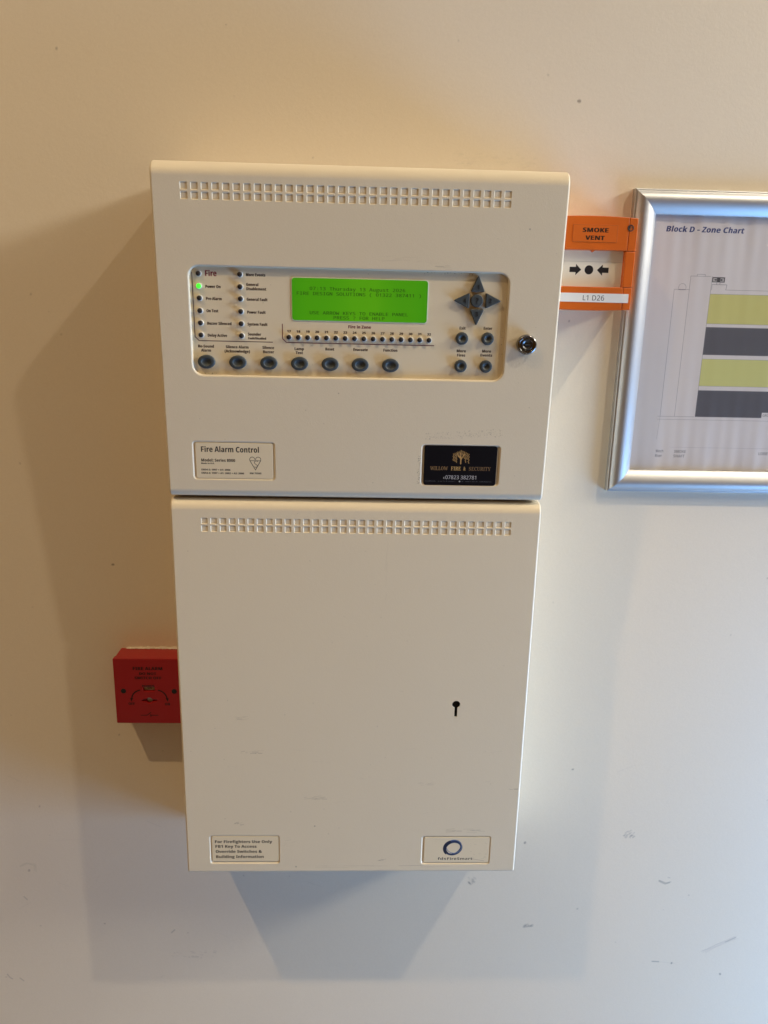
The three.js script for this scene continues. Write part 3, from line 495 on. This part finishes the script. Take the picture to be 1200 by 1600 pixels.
// ---------------------------------------------------------------- framed zone chart
{
  const X0 = 288.2, Y1 = 322.2, Wd = 449, H = 327, RW = 25.4;
  const t = thing('chart_frame', 'silver aluminium snap frame holding a zone chart of the building, right of the call point', 'picture frame', [(X0 + Wd / 2) * mm, Y0 + (Y1 - H) * mm, 0]);
  const prof = [[0, 0], [0, 7.4], [0.5, 8.3], [1.4, 8.5], [2.2, 8.2], [3, 8.9], [4.5, 10.4], [6.5, 11.8], [9, 12.7], [11, 12.9], [13.5, 12.6], [16.5, 11.6], [19.5, 10.1], [22.5, 8.1], [24.6, 6.3], [RW, 5.2], [RW, 3.2]];
  const smoothRail = (L) => {                         // normals from the profile, creased at the outer lip
    const n = prof.length, N = prof.map((p, i) => { const a = prof[Math.max(0, i - 1)], b = prof[Math.min(n - 1, i + 1)], dx = b[0] - a[0], dz = b[1] - a[1], l = Math.hypot(dx, dz) || 1; return [-dz / l, dx / l]; });
    const pos = [], nor = [], idx = [];
    for (const s of [-1, 1]) prof.forEach(([p, z], i) => { pos.push(s * (L / 2 - p - 0.06) * mm, -p * mm, z * mm); nor.push(0, -N[i][0], N[i][1]); });
    for (let i = 0; i + 1 < n; i++) idx.push(i, i + 1, n + i, i + 1, n + i + 1, n + i);
    const g = new THREE.BufferGeometry(); g.setAttribute('position', new THREE.Float32BufferAttribute(pos, 3)); g.setAttribute('normal', new THREE.Float32BufferAttribute(nor, 3)); g.setIndex(idx);
    const u = new Float32Array(pos.length / 3 * 2); for (let i = 0; i < u.length / 2; i++) { u[2 * i] = pos[3 * i] * 0.02; u[2 * i + 1] = pos[3 * i + 1]; } g.setAttribute('uv', new THREE.BufferAttribute(u, 2)); return g;
  };
  const gW = smoothRail(Wd), gH = smoothRail(H);
  for (const [g, x, y, a] of [[gW, 0, H, 0], [gH, Wd / 2, H / 2, -90], [gW, 0, 0, 180], [gH, -Wd / 2, H / 2, 90]]) { const o = part('rail', g, M.alu, t); o.position.set(x * mm, y * mm, 0); o.rotation.z = a * D2R; }
  const iW = Wd - 2 * RW + 4, iH = H - 2 * RW + 4, px = X0 + RW - 2, py = Y1 - RW + 2;
  const back = part('backing_board', planarUV(new THREE.BoxGeometry(iW * mm, iH * mm, 2 * mm)), std({ color: lin(0.5, 0.5, 0.5), roughness: 0.7 }), t); back.position.set(0, H / 2 * mm, 1.05 * mm);
  const tex = canvasTex(iW, iH, 5, (k) => {
    k.fill('rgb(222,217,216)'); const ink = '#8d8a90', L = (p, w = 0.35, c = ink) => k.line(p, w, c);
    for (const d of [-0.15, 0.15]) k.txt('Block D - Zone Chart', 326.6 + d, 412.3 + d, 280.6, 5.6, '#26356e', 'bold', 'sans-serif', 0.16);
    for (const [v1, v0, col] of [[217.2, 185.6, '#d0cc80'], [181.9, 151.9, '#5b5b62'], [147.3, 117.3, '#d0d086'], [112.4, 82.5, '#5b5b62']]) { k.rect(383.6, v0, 230, v1 - v0, col); L([[383.6, v0], [613, v0]], 0.3); L([[383.6, v1], [613, v1]], 0.3); }
    L([[383.6, 236], [383.6, 82.5]]); L([[360, 235.6], [382.2, 235.6]]); L([[360, 235.6], [360, 82.6]]); L([[343.3, 221.4], [343.3, 82]]); L([[343.3, 221.4], [360, 221.4]]);
    L([[348, 221.2], [356, 221.2]], 0.9); k.arc(352, 223.4, 4.1, -20, 200, 0.3, ink); L([[366.7, 235.8], [367.2, 237.6], [375.6, 237.6], [375.9, 235.8]], 0.4);
    L([[400, 221.8], [613, 221.8]], 0.3); L([[384.5, 227.4], [384.5, 221.6]], 0.4); L([[384.5, 227.2], [401, 227.2], [400.4, 221.6]], 0.5);
    k.rect(384, 229.6, 14, 5.4, '#4a494e'); k.rect(385, 230.4, 4.2, 3.6, '#b9b6b6'); k.rect(392.8, 230.4, 4.2, 3.6, '#b9b6b6'); k.poly([[385.8, 232.2], [388.8, 233.4], [388.8, 231]], '#4a494e'); k.poly([[396.2, 232.2], [393.2, 233.4], [393.2, 231]], '#4a494e'); L([[389.5, 229.4], [389.5, 227.4]], 0.5); L([[393, 229.4], [393, 227.4]], 0.5);
    L([[340, 82.4], [383, 82.4]], 0.3); L([[340, 79], [613, 79]], 0.25); L([[343.3, 82], [342, 56]], 0.2); L([[358, 47], [613, 47]], 0.2, '#a9a6aa');
    k.rect(460.5, 82.3, 24, 6.2, '#dedad6'); k.txt('GROUND', 461.5, 478, 84, 2.8, '#55545a', '');
    k.txt('Mech', 342.5, 352.1, 40.8, 3.1, '#56555b', ''); k.txt('Riser', 342.3, 350.8, 35.4, 3.1, '#56555b', ''); k.txt('SMOKE', 364.3, 378.4, 40.6, 3.1, '#56555b', ''); k.txt('SHAFT', 364.1, 377.4, 35.1, 3.1, '#56555b', ''); k.txt('LOBBY', 463, 476.5, 39.6, 3.1, '#56555b', '');
  }, px, py);
  // paper slightly cockled behind its clear cover
  const wav = (amp, z, sd) => {
    const g = new THREE.PlaneGeometry(iW * mm, iH * mm, 150, 60), p = g.attributes.position;
    for (let i = 0; i < p.count; i++) {
      const x = p.getX(i) / mm, y = p.getY(i) / mm, e = Math.abs(y) / (iH / 2), edge = 0.25 + 0.75 * e ** 2;
      p.setZ(i, z * mm + amp * mm * edge * (Math.sin(x * 0.21 + sd + 0.4 * Math.sin(y * 0.021)) * 0.6 + Math.sin(x * 0.097 + 1.7 * sd + y * 0.006) + 0.45 * Math.sin(x * 0.43 + y * 0.012 + sd)));
    }
    g.computeVertexNormals(); return g;
  };
  const poster = part('poster', wav(0.42, 3.0, 0.6), std({ map: tex, roughness: 0.6, side: THREE.DoubleSide }), t); poster.position.set(0, H / 2 * mm, 0);
  const cover = part('clear_cover', wav(0.62, 5.0, 2.1), phy({ color: lin(0.97, 0.97, 0.97), roughness: 0.2, transmission: 1, thickness: 0, ior: 1.45 }), t); cover.position.set(0, H / 2 * mm, 0);
}

// ---------------------------------------------------------------- what lights it: two ceiling spots and the glazing along to the right
function downlight(cfg, label) {
  const t = thing('downlight', label, 'ceiling lamp', cfg.at, undefined);
  part('trim', lathe([[34, 6], [50, 6], [52, 8], [50, 12], [34, 40], [34, 44]].map(([a, b]) => [a * mm, -b * mm]), 36).rotateX(Math.PI / 2).translate(0, 0.012, 0), std({ color: lin(0.8, 0.8, 0.78), roughness: 0.4, side: THREE.DoubleSide }), t);
  part('lamp_face', new THREE.CylinderGeometry(0.032, 0.032, 0.004, 32).translate(0, 0.012, 0), std({ color: lin(0.2, 0.2, 0.2), emissive: lin(...cfg.rgb), emissiveIntensity: 4 }), t);
  const s = new THREE.SpotLight(lin(...cfg.rgb), cfg.cd, 0, 0.98, 0.85, 2); s.shadow.radius = 1.5; s.castShadow = true;
  s.position.set(0, 0.004, 0); s.target.position.set(0, -2, -0.3); s.name = 'lamp_light'; t.add(s); t.add(s.target); s.target.name = 'aim';
}
downlight(LIGHT.spotRight, 'round ceiling downlight above and to the right of the cabinets');
downlight(LIGHT.spotLeft, 'round ceiling downlight above and to the left of the cabinets');
function glazing(name, label, category, x, y0, y1, z0, z1, cfg, cells) {
  const t = thing(name, label, category, [x, y0, (z0 + z1) / 2]), h = y1 - y0, w = z1 - z0, fr = std({ color: lin(0.5, 0.5, 0.5), roughness: 0.4 }), b = 0.05;
  for (const [n, ww, hh, z, y] of [['frame_rail', w + 2 * b, b, 0, -b / 2], ['frame_rail', w + 2 * b, b, 0, h + b / 2], ['frame_post', b, h, -w / 2 - b / 2, h / 2], ['frame_post', b, h, w / 2 + b / 2, h / 2]]) part(n, new THREE.BoxGeometry(0.07, hh, ww).translate(0.02, y, z), fr, t);
  part('pane', new THREE.BoxGeometry(0.01, h, w).translate(0.02, h / 2, 0), std({ color: lin(0.1, 0.1, 0.1), emissive: lin(...cfg.rgb), emissiveIntensity: Math.min(cfg.L, 1.5), roughness: 0.2 }), t);
  const l = new THREE.RectAreaLight(lin(...cfg.rgb), cfg.L, w, h); l.position.set(0.005, h / 2, 0); l.rotation.y = Math.PI / 2; l.name = 'pane_light'; t.add(l);
}
glazing('clerestory_window', 'high narrow window far to the right near the ceiling', 'window', 4.2, Y0 + 1.625, Y0 + 2.175, 0.2, 1.8, LIGHT.highPane);
glazing('low_window', 'low window close to the floor on the right letting in blue daylight', 'window', 1.75, Y0 - 1.42, Y0 - 0.45, 0.2, 0.85, LIGHT.lowPane);

scene.traverse((o) => { if (o.isMesh) { o.castShadow = true; o.receiveShadow = true; } });
renderer.render(scene, camera);
